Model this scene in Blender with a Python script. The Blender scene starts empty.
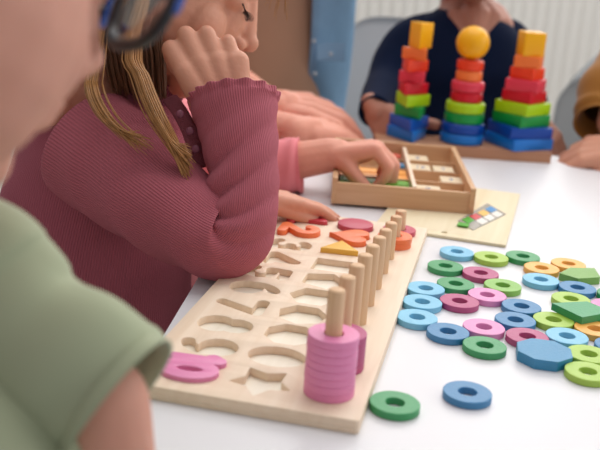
import bpy, bmesh, math, random
import numpy as np
from mathutils import Vector, Matrix, Quaternion

S = bpy.context.scene
C = S.collection
random.seed(4)
rng = np.random.default_rng(4)
PI = math.pi
# ---------------------------------------------------------------- camera
CH, PITCH, ROLL, FPX = 0.2682, 0.294, 0.074, 981.0      # metres above the table top, radians, focal length in pixels
camF = Vector((0, math.cos(PITCH), -math.sin(PITCH)))
_r0 = Vector((1, 0, 0)); _u0 = _r0.cross(camF)
camR = _r0 * math.cos(ROLL) + _u0 * math.sin(ROLL)
camU = -_r0 * math.sin(ROLL) + _u0 * math.cos(ROLL)
camP = Vector((0, 0, CH))
cd = bpy.data.cameras.new('camera'); cam = bpy.data.objects.new('camera', cd); C.objects.link(cam)
cam.matrix_world = Matrix(((camR.x, camU.x, -camF.x, 0), (camR.y, camU.y, -camF.y, 0), (camR.z, camU.z, -camF.z, CH), (0, 0, 0, 1)))
cd.sensor_width = 36; cd.sensor_fit = 'HORIZONTAL'; cd.lens = FPX / 600 * 36
cd.clip_start = 0.02
cd.dof.use_dof = True; cd.dof.focus_distance = 0.74; cd.dof.aperture_fstop = 8
S.camera = cam
# ---------------------------------------------------------------- world, lights, exposure
S.view_settings.view_transform = 'Standard'; S.view_settings.look = 'None'
S.view_settings.gamma = 1; S.view_settings.use_curve_mapping = False
S.view_settings.exposure = 0.0
w = bpy.data.worlds.new('world'); S.world = w; w.use_nodes = True
w.node_tree.nodes['Background'].inputs[0].default_value = (0.98, 0.97, 1, 1)
w.node_tree.nodes['Background'].inputs[1].default_value = 0.50
def area(name, loc, target, sx, sy, power, col=(1, 1, 1)):
    l = bpy.data.lights.new(name, 'AREA'); l.shape = 'RECTANGLE'; l.size = sx; l.size_y = sy; l.energy = power; l.color = col
    o = bpy.data.objects.new(name, l); C.objects.link(o); o.location = loc
    o.rotation_euler = (Vector(target) - Vector(loc)).to_track_quat('-Z', 'Y').to_euler()
    return o
area('window_light', (0.6, 2.45, 1.0), (0.1, 0.8, 0.1), 2.4, 1.1, 33, (1, 0.98, 0.96))
area('side_window_light', (2.3, 0.7, 0.9), (0.0, 0.8, 0.05), 1.4, 1.2, 11, (1, 0.97, 0.94))

area('overhead_fill', (0.25, 1.25, 1.55), (0.15, 0.8, 0), 1.6, 1.2, 16, (1, 0.99, 0.97))  # added unseen overhead fill, brightens the table and the tops of the toys

# ---------------------------------------------------------------- helpers
def D(px, py, dep):
    return camP + (camF + camR * ((px - 300) / FPX) - camU * ((py - 225) / FPX)) * dep
def at(px, py, z=0.0):
    d = camF + camR * ((px - 300) / FPX) - camU * ((py - 225) / FPX)
    return camP + d * ((z - CH) / d.z)
def hexc(h, a=1):
    h = h.lstrip('#'); v = [int(h[i:i + 2], 16) / 255 for i in (0, 2, 4)]
    return tuple((c / 12.92 if c <= .04045 else ((c + .055) / 1.055) ** 2.4) for c in v) + (a,)
def mat(name, col, rough=.6, spec=.5, noise=0, nscale=20, sss=0, bump=0, bscale=60, sheen=0, trans=0, coat=0, metal=0, stretch=None):
    m = bpy.data.materials.new(name); m.use_nodes = True
    nt = m.node_tree; b = nt.nodes['Principled BSDF']
    c = hexc(col) if isinstance(col, str) else col
    b.inputs['Base Color'].default_value = c; b.inputs['Roughness'].default_value = rough
    b.inputs['Specular IOR Level'].default_value = spec; b.inputs['Metallic'].default_value = metal
    if sss:
        b.inputs['Subsurface Weight'].default_value = sss; b.inputs['Subsurface Radius'].default_value = (1, .35, .2)
        b.inputs['Subsurface Scale'].default_value = .008
    if sheen:
        b.inputs['Sheen Weight'].default_value = sheen; b.inputs['Sheen Roughness'].default_value = .4
    if trans: b.inputs['Transmission Weight'].default_value = trans
    if coat: b.inputs['Coat Weight'].default_value = coat
    tc = nt.nodes.new('ShaderNodeTexCoord'); mp = nt.nodes.new('ShaderNodeMapping')
    nt.links.new(tc.outputs['Object'], mp.inputs[0])
    if stretch: mp.inputs['Scale'].default_value = stretch
    if noise:
        n = nt.nodes.new('ShaderNodeTexNoise'); n.inputs['Scale'].default_value = nscale; n.inputs['Detail'].default_value = 4
        nt.links.new(mp.outputs[0], n.inputs['Vector'])
        mx = nt.nodes.new('ShaderNodeMix'); mx.data_type = 'RGBA'
        mx.inputs['A'].default_value = tuple(min(1, x * (1 - noise)) for x in c[:3]) + (1,)
        mx.inputs['B'].default_value = tuple(min(1, x * (1 + noise)) for x in c[:3]) + (1,)
        nt.links.new(n.outputs[0], mx.inputs['Factor']); nt.links.new(mx.outputs['Result'], b.inputs['Base Color'])
    if bump:
        n2 = nt.nodes.new('ShaderNodeTexNoise'); n2.inputs['Scale'].default_value = bscale
        nt.links.new(mp.outputs[0], n2.inputs['Vector'])
        bm = nt.nodes.new('ShaderNodeBump'); bm.inputs['Strength'].default_value = bump; bm.inputs['Distance'].default_value = .002
        nt.links.new(n2.outputs[0], bm.inputs['Height']); nt.links.new(bm.outputs[0], b.inputs['Normal'])
    return m
def wood(name, c1, c2, rough=.55, axis=1, scale=1.0, spec=.35):
    m = bpy.data.materials.new(name); m.use_nodes = True
    nt = m.node_tree; b = nt.nodes['Principled BSDF']; b.inputs['Roughness'].default_value = rough
    b.inputs['Specular IOR Level'].default_value = spec
    tc = nt.nodes.new('ShaderNodeTexCoord'); mp = nt.nodes.new('ShaderNodeMapping')
    sc = [90 * scale] * 3; sc[axis] = 5 * scale; mp.inputs['Scale'].default_value = sc
    nt.links.new(tc.outputs['Object'], mp.inputs[0])
    n = nt.nodes.new('ShaderNodeTexNoise'); n.inputs['Scale'].default_value = 1.6; n.inputs['Detail'].default_value = 6; n.inputs['Distortion'].default_value = .6
    nt.links.new(mp.outputs[0], n.inputs['Vector'])
    r = nt.nodes.new('ShaderNodeValToRGB'); r.color_ramp.elements[0].position = .3; r.color_ramp.elements[1].position = .7
    r.color_ramp.elements[0].color = hexc(c1); r.color_ramp.elements[1].color = hexc(c2)
    nt.links.new(n.outputs[0], r.inputs[0]); nt.links.new(r.outputs[0], b.inputs['Base Color'])
    return m
def knit(name, col, ribs=90, vr=0, depth=.0012, dark=.75):
    """ribbed knit that follows the u direction of the cloth"""
    m = bpy.data.materials.new(name); m.use_nodes = True
    nt = m.node_tree; b = nt.nodes['Principled BSDF']; b.inputs['Roughness'].default_value = .85
    b.inputs['Specular IOR Level'].default_value = .15
    b.inputs['Sheen Weight'].default_value = .22; b.inputs['Sheen Roughness'].default_value = .5
    b.inputs['Sheen Tint'].default_value = hexc('#e0a0b0')
    uv = nt.nodes.new('ShaderNodeUVMap'); sx = nt.nodes.new('ShaderNodeSeparateXYZ'); nt.links.new(uv.outputs[0], sx.inputs[0])
    def M(op, a, bb=None):
        k = nt.nodes.new('ShaderNodeMath'); k.operation = op
        for i, v in enumerate((a, bb)):
            if v is None: continue
            if isinstance(v, (int, float)): k.inputs[i].default_value = v
            else: nt.links.new(v, k.inputs[i])
        return k.outputs[0]
    s1 = M('SINE', M('MULTIPLY', sx.outputs[0], 2 * PI * ribs))
    s2 = M('ADD', M('MULTIPLY', s1, .5), .5)
    rp = nt.nodes.new('ShaderNodeMix'); rp.data_type = 'RGBA'; c = hexc(col)
    rp.inputs['A'].default_value = tuple(x * dark for x in c[:3]) + (1,); rp.inputs['B'].default_value = c
    nt.links.new(s2, rp.inputs['Factor']); nt.links.new(rp.outputs['Result'], b.inputs['Base Color'])
    bp_ = nt.nodes.new('ShaderNodeBump'); bp_.inputs['Strength'].default_value = .8; bp_.inputs['Distance'].default_value = depth
    nt.links.new(s2, bp_.inputs['Height']); nt.links.new(bp_.outputs[0], b.inputs['Normal'])
    return m

def tag(o, label=None, cat=None, group=None, kind=None):
    if label: o['label'] = label
    if cat: o['category'] = cat
    if group: o['group'] = group
    if kind: o['kind'] = kind
    return o
def empty(name, loc=(0, 0, 0), rotz=0, label=None, cat=None, group=None):
    o = bpy.data.objects.new(name, None); C.objects.link(o); o.location = loc; o.rotation_euler = (0, 0, rotz)
    o.empty_display_size = .02
    return tag(o, label, cat, group)
def link(name, me, m=None, parent=None, world=True):
    """world=True: the mesh is in world coordinates, kept so under the parent"""
    o = bpy.data.objects.new(name, me); C.objects.link(o)
    if m: me.materials.append(m)
    if parent:
        o.parent = parent
        if world: o.matrix_parent_inverse = pm(parent).inverted()
    return o
def pm(o):
    M = Matrix.Translation(o.location) @ o.rotation_euler.to_matrix().to_4x4()
    M = M @ Matrix.Diagonal(tuple(o.scale) + (1,))
    if o.parent: M = pm(o.parent) @ o.matrix_parent_inverse @ M
    return M
def tomesh(name, verts, faces, smooth=True, uvs=None):
    me = bpy.data.meshes.new(name); me.from_pydata([tuple(v) for v in verts], [], faces)
    if uvs is not None:
        l = me.uv_layers.new(name='UVMap')
        flat = np.array([c for f in uvs for p in f for c in p], dtype=np.float32)
        l.data.foreach_set('uv', flat)
    if smooth: me.polygons.foreach_set('use_smooth', [True] * len(me.polygons))
    me.update(); return me
def bm_mesh(name, bm, smooth=False, angle=None):
    bmesh.ops.recalc_face_normals(bm, faces=bm.faces)
    me = bpy.data.meshes.new(name); bm.to_mesh(me); bm.free()
    if smooth or angle:
        me.polygons.foreach_set('use_smooth', [True] * len(me.polygons))
        if angle: me.set_sharp_from_angle(angle=math.radians(angle))
    return me
def bevel(bm, off, seg=2, ang=30):
    es = [e for e in bm.edges if len(e.link_faces) == 2 and e.calc_face_angle(0) > math.radians(ang)]
    bmesh.ops.bevel(bm, geom=es, offset=off, segments=seg, affect='EDGES', profile=.6, clamp_overlap=True)
def box_bm(bm, x0, x1, y0, y1, z0, z1, M=None):
    vs = [bm.verts.new((M @ Vector(p)) if M else p) for p in ((x0, y0, z0), (x1, y0, z0), (x1, y1, z0), (x0, y1, z0), (x0, y0, z1), (x1, y0, z1), (x1, y1, z1), (x0, y1, z1))]
    for f in ((0, 3, 2, 1), (4, 5, 6, 7), (0, 1, 5, 4), (1, 2, 6, 5), (2, 3, 7, 6), (3, 0, 4, 7)): bm.faces.new([vs[i] for i in f])
def box(name, x0, x1, y0, y1, z0, z1, m, parent=None, bev=.0006, world=False):
    bm = bmesh.new(); box_bm(bm, x0, x1, y0, y1, z0, z1)
    if bev: bevel(bm, bev, 2)
    return link(name, bm_mesh(name, bm, angle=40), m, parent, world)
def prism(name, poly, z0, z1, bev=.0006, seg=2):
    bm = bmesh.new(); n = len(poly)
    a = [bm.verts.new((p[0], p[1], z0)) for p in poly]; b = [bm.verts.new((p[0], p[1], z1)) for p in poly]
    bm.faces.new(a[::-1]); bm.faces.new(b)
    for i in range(n): bm.faces.new((a[i], a[(i + 1) % n], b[(i + 1) % n], b[i]))
    if bev:
        es = [e for e in bm.edges if len(e.link_faces) == 2 and (e.calc_face_angle(0) > math.radians(30))]
        bmesh.ops.bevel(bm, geom=es, offset=bev, segments=seg, affect='EDGES', profile=.6, clamp_overlap=True)
    return bm_mesh(name, bm, angle=38)
def lathe(name, prof, seg=48, closed=False, ang=30):
    vs, fs = [], []; n = len(prof)
    for i in range(seg):
        a = 2 * PI * i / seg
        for r, z in prof: vs.append((r * math.cos(a), r * math.sin(a), z))
    m = n if closed else n - 1
    for i in range(seg):
        j = (i + 1) % seg
        for k in range(m):
            l = (k + 1) % n
            fs.append((i * n + k, j * n + k, j * n + l, i * n + l))
    bm = bmesh.new(); bv = [bm.verts.new(v) for v in vs]
    for f in fs:
        try: bm.faces.new([bv[q] for q in f])
        except ValueError: pass
    bmesh.ops.remove_doubles(bm, verts=bm.verts, dist=1e-6)
    return bm_mesh(name, bm, angle=ang)
def smooth_path(P, n, extra=None):
    """Catmull-Rom through points (n,k array)"""
    P = np.array([list(p) for p in P], float); k = len(P)
    Q = np.vstack([2 * P[0] - P[1], P, 2 * P[-1] - P[-2]]); out = []
    for t in np.linspace(0, k - 1, n):
        i = min(int(t), k - 2); f = t - i
        a, b, c, d = Q[i], Q[i + 1], Q[i + 2], Q[i + 3]
        out.append(.5 * (2 * b + (c - a) * f + (2 * a - 5 * b + 4 * c - d) * f * f + (3 * b - a - 3 * c + d) * f ** 3))
    return np.array(out)
def sweep(pts, rad, seg=24, caps=True, ell=None, disp=None, ref=(0, 0, 1), verts=None, faces=None, uvs=None):
    """tube through pts; ell: flattening of the second axis; disp(u,v)->extra radius"""
    own = verts is None
    if own: verts, faces, uvs = [], [], []
    P = [Vector(p) for p in pts]; n = len(P)
    T = []
    for i in range(n):
        t = (P[min(i + 1, n - 1)] - P[max(i - 1, 0)]); T.append(t.normalized())
    r = Vector(ref); N = (r - T[0] * r.dot(T[0]))
    if N.length < 1e-4: N = Vector((1, 0, 0)) - T[0] * T[0].x
    N.normalize(); base = len(verts); L = [0]
    for i in range(n):
        if i:
            q = T[i - 1].rotation_difference(T[i]); N = (q @ N); N = (N - T[i] * N.dot(T[i])).normalized(); L.append(L[-1] + (P[i] - P[i - 1]).length)
        B = T[i].cross(N); e = ell[i] if ell is not None else 1
        for j in range(seg):
            a = 2 * PI * j / seg; rr = rad[i]
            if disp: rr += disp(j / seg, i / (n - 1))
            verts.append(P[i] + N * (rr * math.cos(a)) + B * (rr * e * math.sin(a)))
    for i in range(n - 1):
        for j in range(seg):
            k = (j + 1) % seg
            faces.append((base + i * seg + j, base + i * seg + k, base + (i + 1) * seg + k, base + (i + 1) * seg + j))
            uvs.append(((j / seg, L[i]), ((j + 1) / seg, L[i]), ((j + 1) / seg, L[i + 1]), (j / seg, L[i + 1])))
    if caps:
        for ring, rev in ((0, True), (n - 1, False)):
            f = [base + ring * seg + j for j in range(seg)]
            faces.append(tuple(f[::-1] if rev else f)); uvs.append(tuple((0, 0) for _ in f))
    if own: return verts, faces, uvs
def cap_prim(bm, p0, p1, r0, r1, seg=14):
    p0, p1 = Vector(p0), Vector(p1); d = p1 - p0
    L = d.length
    if L < 1e-6: d = Vector((0, 0, 1)); L = 1e-6
    q = d.to_track_quat('Z', 'Y'); rings = []
    prof = []
    for k in range(5): a = -PI / 2 + (PI / 2) * k / 4; prof.append((r0 * math.cos(a), r0 * math.sin(a)))
    for k in range(5): a = (PI / 2) * k / 4; prof.append((r1 * math.cos(a), L + r1 * math.sin(a)))
    for k, (r, z) in enumerate(prof):
        if r < 1e-6: rings.append([bm.verts.new(p0 + q @ Vector((0, 0, z)))])
        else: rings.append([bm.verts.new(p0 + q @ Vector((r * math.cos(2 * PI * j / seg), r * math.sin(2 * PI * j / seg), z))) for j in range(seg)])
    for A, Bq in zip(rings[:-1], rings[1:]):
        for j in range(seg):
            k = (j + 1) % seg
            if len(A) == 1 and len(Bq) == 1: continue
            if len(A) == 1: bm.faces.new((A[0], Bq[k], Bq[j]))
            elif len(Bq) == 1: bm.faces.new((A[j], A[k], Bq[0]))
            else: bm.faces.new((A[j], A[k], Bq[k], Bq[j]))
def ell_prim(bm, c, r, rot=None, seg=20):
    M = Matrix.Translation(Vector(c)) @ ((rot.to_4x4() if rot is not None else Matrix.Identity(4))) @ Matrix.Diagonal((r[0], r[1], r[2], 1))
    bmesh.ops.create_uvsphere(bm, u_segments=seg, v_segments=seg // 2 + 2, radius=1, matrix=M)
def fuse(name, prims, voxel, it=4, m=None, parent=None):
    """one continuous surface from overlapping tapered shapes"""
    bm = bmesh.new()
    for p in prims:
        if p[0] == 'c': cap_prim(bm, *p[1:])
        elif p[0] == 'e': ell_prim(bm, *p[1:])
        elif p[0] == 'm':
            base = [bm.verts.new(v) for v in p[1]]
            for f in p[2]: bm.faces.new([base[i] for i in f])
    bmesh.ops.recalc_face_normals(bm, faces=bm.faces)
    me = bpy.data.meshes.new('tmp'); bm.to_mesh(me); bm.free()
    o = bpy.data.objects.new('tmp', me); C.objects.link(o)
    r = o.modifiers.new('r', 'REMESH'); r.mode = 'VOXEL'; r.voxel_size = voxel; r.use_smooth_shade = True
    s = o.modifiers.new('s', 'SMOOTH'); s.factor = .5; s.iterations = it
    dg = bpy.context.evaluated_depsgraph_get(); dg.update()
    nm = bpy.data.meshes.new_from_object(o.evaluated_get(dg)); bpy.data.objects.remove(o)
    nm.name = name; nm.polygons.foreach_set('use_smooth', [True] * len(nm.polygons))
    nm.materials.clear()
    return link(name, nm, m, parent)

# ---------------------------------------------------------------- materials
d = 0.030                                     # ring diameter
T = .158 * d                                  # ring thickness
M_table = mat('white_laminate', '#dddcdf', rough=.38, spec=.5, noise=.015, nscale=3)
M_wall = mat('painted_wall', '#e6e4de', rough=.8, noise=.03, nscale=2)
M_floor = mat('grey_floor', '#a9a49c', rough=.5, noise=.05, nscale=4)
M_birch = wood('birch_ply', '#e5cdb3', '#eedac3', axis=1)
M_birchp = wood('pale_birch', '#f0e6d2', '#f7efdf', axis=1)
M_beech = wood('beech_box', '#c69a74', '#d9b28c', axis=0, scale=.8)
M_beech_y = wood('beech_box_cross', '#c39870', '#d8b088', axis=1, scale=.8)
M_peg = wood('beech_peg', '#d8ae86', '#e8c6a2', axis=2, rough=.6)
M_base = wood('tower_base_wood', '#a9775a', '#c08c6c', axis=0, scale=.6)
M_lid = wood('plywood_lid', '#dccba6', '#e7dabb', axis=1, scale=.5)
def paint(n, c, rough=.5, noise=.05): return mat(n, c, rough=rough, spec=.9, noise=noise, nscale=60, bump=.12, bscale=500)
P = dict(lb=paint('light_blue_paint', '#74bede'), bl=paint('blue_paint', '#2a7db0'), gr=paint('green_paint', '#239552'),
         yg=paint('lime_paint', '#a3c741'), mg=paint('magenta_paint', '#b23c74'), pk=paint('pink_paint', '#e08cc0'),
         ye=paint('amber_paint', '#f0b04a'), lg=paint('leaf_green_paint', '#7fb944'), ol=paint('olive_green_paint', '#6fa53c'),
         dg=paint('deep_green_paint', '#2f9a60'), ob=paint('octagon_blue_paint', '#1f86b4'), cr=paint('crimson_paint', '#bb3050'),
         rd=paint('red_paint', '#c01f34'), og=paint('orange_paint', '#ee7338'), yl=paint('yellow_paint', '#eab63a'),
         pk2=paint('rose_pink_paint', '#e383b2'))
SKIN = mat('skin', '#d2967c', rough=.55, spec=.35, noise=.07, nscale=45, sss=.12, bump=.15, bscale=300)
SKINB = mat('skin_boy', '#d99e8a', rough=.55, spec=.35, noise=.07, nscale=30, sss=.12)
SKINA = mat('skin_adult', '#e09c86', rough=.55, spec=.35, noise=.09, nscale=40, sss=.12, bump=.2, bscale=200)
SKIND = mat('skin_child', '#b07a66', rough=.55, spec=.35, noise=.06, nscale=40, sss=.12)
HAIR = mat('light_brown_hair', '#ad7a46', rough=.36, spec=.5, noise=.45, nscale=160)
HAIRM = mat('mid_brown_hair', '#6b452c', rough=.45, spec=.4, noise=.4, nscale=160)
HAIRD = mat('brown_hair', '#4c2f22', rough=.6, spec=.3, noise=.2, nscale=90)
LIP = mat('lip', '#b0605c', rough=.45)
EYEW = mat('eye_white', '#e8e2dc', rough=.2); IRIS = mat('iris', '#4a5a60', rough=.2); LASH = mat('lash', '#2b1c16', rough=.7)
NAIL = mat('nail', '#e0a996', rough=.3)

# ================================================================ STRUCTURE
TB = .60
bm = bmesh.new(); box_bm(bm, -3, 3, -1.5, 2.8, -TB - .05, -TB); tag(link('floor', bm_mesh('floor', bm), M_floor), kind='structure')
vs, fs = [], []                              # ribbed wall panelling, a real relief
nx = 0; xs = []
x = -3.0
while x < 3.0:
    xs += [(x, 0), (x + .005, .004), (x + .021, .004), (x + .026, 0)]; x += .032
for (xx, dy) in xs: vs += [(xx, 2.7 - dy, -TB), (xx, 2.7 - dy, 2.0)]
for i in range(len(xs) - 1): fs.append((2 * i, 2 * i + 2, 2 * i + 3, 2 * i + 1))
b0 = len(vs); vs += [(-3, 2.8, -TB), (3, 2.8, -TB), (3, 2.8, 2.0), (-3, 2.8, 2.0)]; fs.append((b0, b0 + 3, b0 + 2, b0 + 1))
tag(link('wall_back', tomesh('wall_back', vs, fs, smooth=False), M_wall), kind='structure')
box('baseboard_back', -3, 3, 2.66, 2.70, -TB, -TB + .09, M_wall, bev=.003)['kind'] = 'structure'
bm = bmesh.new(); box_bm(bm, -3.05, -3, -1.5, 2.8, -TB, 2); tag(link('wall_left', bm_mesh('wall_left', bm), M_wall), kind='structure')

# ================================================================ TABLE
tb = empty('table', (0, 0, -TB), label='white laminate table top carrying all the wooden toys', cat='table')
_a, _b = at(198, 278), at(159, 343); e0 = _a.to_2d(); ed = (_a - _b).to_2d().normalized(); en = Vector((ed.y, -ed.x))
def tcor(a, b): q = e0 + ed * a + en * b; return (q.x, q.y)
poly = [tcor(-.31, 0), tcor(-.31, 1.5), tcor(.60, 1.5), tcor(.60, 0)]
bm = bmesh.new(); link('table_top', prism('table_top', poly, -.028, 0, .003, 3), M_table, tb, world=True)
for a, b in ((-.24, .07), (-.24, 1.43), (.52, .07), (.52, 1.43)):
    q = tcor(a, b); v, f, u = sweep([(q[0], q[1], -TB), (q[0], q[1], -.028)], [.018, .024], 20)
    link('leg', tomesh('leg', v, f), mat('grey_table_leg', '#9a9a9c', rough=.4), tb)

# ================================================================ COUNTING BOARD
BX, BY, BA = 1.368 * d, 16.358 * d, .199
BW, BL, BT = 4.651 * d, 13.172 * d, .282 * d
MB = Matrix.Translation((BX, BY, 0)) @ Matrix.Rotation(-BA, 4, 'Z')      # local x to the right (board lies at x<0), y to the far end
# --- outlines of the figures, by a distance field of thick strokes
def arc(cx, cy, rx, ry, a0, a1, n=14): return [(cx + rx * math.cos(math.radians(a0 + (a1 - a0) * i / n)), cy + ry * math.sin(math.radians(a0 + (a1 - a0) * i / n))) for i in range(n + 1)]
G = {
    '1': [[(.35, .95), (.55, 1.15), (.55, .05)], [(.3, .06), (.8, .06)]],
    '2': [arc(.5, .85, .32, .3, 170, -40) + [(.15, .08)], [(.15, .08), (.85, .08)]],
    '3': [arc(.45, .88, .3, .26, 150, -80), arc(.45, .34, .34, .3, 80, -150)],
    '4': [[(.7, .02), (.7, 1.15), (.12, .38), (.92, .38)]],
    '5': [[(.8, 1.12), (.25, 1.12), (.22, .66)], arc(.46, .37, .34, .34, 120, -140)],
    '6': [arc(.75, .6, .55, .6, 110, 190), arc(.5, .35, .3, .32, 0, 360)],
    '7': [[(.12, 1.1), (.85, 1.1), (.4, .03)]],
    '8': [arc(.5, .86, .25, .26, 0, 360), arc(.5, .34, .32, .32, 0, 360)],
    '9': [arc(.5, .82, .3, .32, 0, 360), arc(.25, .6, .55, .6, 10, -75)],
    '10': [[(.0, .95), (.12, 1.12), (.12, .05)], arc(.66, .58, .3, .5, 0, 360, 24)],
}
def sdf_loops(strokes, r, res=.03, holes=True):
    xs = np.arange(-.6, 1.6, res); ys = np.arange(-.5, 1.8, res); X, Y = np.meshgrid(xs, ys); Dm = np.full(X.shape, 9.)
    for s in strokes:
        for (x0, y0), (x1, y1) in zip(s[:-1], s[1:]):
            dx, dy = x1 - x0, y1 - y0; L = dx * dx + dy * dy + 1e-12
            t = np.clip(((X - x0) * dx + (Y - y0) * dy) / L, 0, 1)
            Dm = np.minimum(Dm, np.hypot(X - x0 - t * dx, Y - y0 - t * dy))
    Dm -= r; segs = {}
    ny, nx_ = Dm.shape
    def ip(i, j, k, l):
        a, b = Dm[j, i], Dm[l, k]; t = a / (a - b)
        return (round(xs[i] + (xs[k] - xs[i]) * t, 6), round(ys[j] + (ys[l] - ys[j]) * t, 6))
    for j in range(ny - 1):
        for i in range(nx_ - 1):
            c = [(i, j), (i + 1, j), (i + 1, j + 1), (i, j + 1)]; ins = [Dm[q[1], q[0]] < 0 for q in c]
            if all(ins) or not any(ins): continue
            ent, ex = [], []
            for k in range(4):
                a, b = c[k], c[(k + 1) % 4]
                if ins[k] != ins[(k + 1) % 4]:
                    (ex if ins[k] else ent).append(ip(*a, *b))
            for p, q in zip(ex, ent): segs[p] = q
    loops = []
    while segs:
        s0 = next(iter(segs)); lp = [s0]; cur = segs.pop(s0)
        while cur != s0 and cur in segs: lp.append(cur); cur = segs.pop(cur)
        if len(lp) > 5: loops.append(np.array(lp))
    def ar(l): return .5 * abs(np.sum(l[:, 0] * np.roll(l[:, 1], -1) - l[:, 1] * np.roll(l[:, 0], -1)))
    loops.sort(key=ar, reverse=True)
    if not holes:
        loops = [loops[0]] + [l for l in loops[1:] if not inside(l[0], loops[0])]
    return loops
def inside(p, poly):
    c = False; n = len(poly)
    for i in range(n):
        a, b = poly[i], poly[i - 1]
        if (a[1] > p[1]) != (b[1] > p[1]) and p[0] < (b[0] - a[0]) * (p[1] - a[1]) / (b[1] - a[1]) + a[0]: c = not c
    return c
def fill2d(name, loops, z0, z1, bev=0.0003):
    """solid plate from closed loops (islands are holes)"""
    cu = bpy.data.curves.new(name, 'CURVE'); cu.dimensions = '2D'; cu.fill_mode = 'BOTH'
    for l in loops:
        sp = cu.splines.new('POLY'); sp.points.add(len(l) - 1); sp.use_cyclic_u = True
        for i, p in enumerate(l): sp.points[i].co = (p[0], p[1], 0, 1)
    cu.extrude = (z1 - z0) / 2 - bev; cu.bevel_depth = bev; cu.bevel_resolution = 1; cu.offset = -bev
    o = bpy.data.objects.new('tmp', cu); C.objects.link(o)
    dg = bpy.context.evaluated_depsgraph_get(); dg.update()
    me = bpy.data.meshes.new_from_object(o.evaluated_get(dg)); bpy.data.objects.remove(o)
    me.name = name; me.transform(Matrix.Translation((0, 0, (z0 + z1) / 2))); me.materials.clear()
    bm = bmesh.new(); bm.from_mesh(me); bmesh.ops.remove_doubles(bm, verts=bm.verts, dist=1e-6)
    bmesh.ops.recalc_face_normals(bm, faces=bm.faces); bm.to_mesh(me); bm.free()
    me.polygons.foreach_set('use_smooth', [True] * len(me.polygons)); me.set_sharp_from_angle(angle=math.radians(35))
    return me
def glyph(k, r=.155, holes=False):
    """loops in board-local metres around (0,0): the digit's up is +x (towards the pegs), its right is -y"""
    g = .93 * d; out = []
    for l in sdf_loops(G[k], r, holes=holes):
        gx, gy = l[:, 0] - .5, l[:, 1] - .58
        out.append(np.stack([gy * g * .95, -gx * g], 1))
    return out
def ngon(n, r, a0=0, sx=1, sy=1): return np.array([(r * sx * math.cos(a0 + 2 * PI * i / n), r * sy * math.sin(a0 + 2 * PI * i / n)) for i in range(n)])
def rpoly(pts, rad, n=4):
    """rounded corners"""
    out = []; k = len(pts)
    for i in range(k):
        p, a, b = Vector(pts[i]), Vector(pts[i - 1]), Vector(pts[(i + 1) % k])
        u, v = (a - p), (b - p); r = min(rad, u.length * .45, v.length * .45); s, e = p + u.normalized() * r, p + v.normalized() * r
        for j in range(n + 1):
            t = j / n; q = s * (1 - t) ** 2 + p * 2 * t * (1 - t) + e * t * t; out.append((q.x, q.y))
    return np.array(out)
def heart(r):
    t = np.linspace(0, 2 * PI, 48, endpoint=False)
    x = 16 * np.sin(t) ** 3; y = 13 * np.cos(t) - 5 * np.cos(2 * t) - 2 * np.cos(3 * t) - np.cos(4 * t)
    return np.stack([(y + 2.5) / 16 * r, x / 16 * r], 1)
def star(r, ri): return np.array([((r if i % 2 == 0 else ri) * math.cos(PI * i / 5 - PI / 2), (r if i % 2 == 0 else ri) * math.sin(PI * i / 5 - PI / 2)) for i in range(10)])
R_ = .55 * d
SH = {1: ngon(40, R_), 2: heart(R_ * 1.18), 3: rpoly([(-R_ * 1.0, -R_ * .55), (R_ * 1.0, -R_ * .35), (-R_ * .15, R_ * 1.15)], .001),
      4: rpoly([(R_ * .9, -R_ * .85), (R_ * .9, R_ * .85), (-R_ * .9, R_ * .85), (-R_ * .9, -R_ * .85)], .0012), 5: rpoly(ngon(5, R_ * 1.08), .0012),
      6: rpoly(ngon(6, R_ * 1.08), .0012), 7: rpoly(ngon(7, R_ * 1.06, .2), .0012), 8: rpoly(ngon(8, R_ * 1.06, PI / 8), .0012),
      9: ngon(44, R_, 0, 1.1, .88), 10: rpoly(star(R_ * 1.18, R_ * .68), .0012)}
def row_y(n): return (.975 + 1.247 * (10 - n)) * d          # n = number of the row; 10 is nearest
XS, XN, XP = -2.13 * d, -3.63 * d, -.781 * d
loops = [rpoly([(-BW, 0), (0, 0), (0, BL), (-BW, BL)], .003)]
for n in range(1, 11):
    loops.append(SH[n] * 1.03 + np.array([XS, row_y(n)]))
    for l in glyph(str(n), .175): loops.append(l + np.array([XN, row_y(n)]))
board = empty('counting_board', label='long birch board with rows of cut-out number and shape recesses and ten pegs', cat='counting board')
board.matrix_world = MB
link('board_panel', fill2d('board_panel', loops, .0028, BT, .0004), M_birch, board, world=False)
bp_me = fill2d('base_panel', [rpoly([(-BW, 0), (0, 0), (0, BL), (-BW, BL)], .003)], 0, .0028, .0003)
tag(link('base_panel', bp_me, M_birchp, board, world=False), 'paler ply layer seen through the recesses'); bp_me.materials.append(M_birch)
for f in bp_me.polygons: f.material_index = 0 if f.normal.z > .9 else 1
for i in range(10):
    H = (2.159 - .158 * i) * d; r = .168 * d
    me = lathe('peg', [(0, BT), (r, BT), (r, BT + H - r * .35), (r * .93, BT + H - r * .12), (r * .75, BT + H), (0, BT + H)], 28)
    o = link('peg', me, M_peg, board, world=False); o.location = (XP, (.975 + 1.247 * i) * d, 0)

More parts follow.
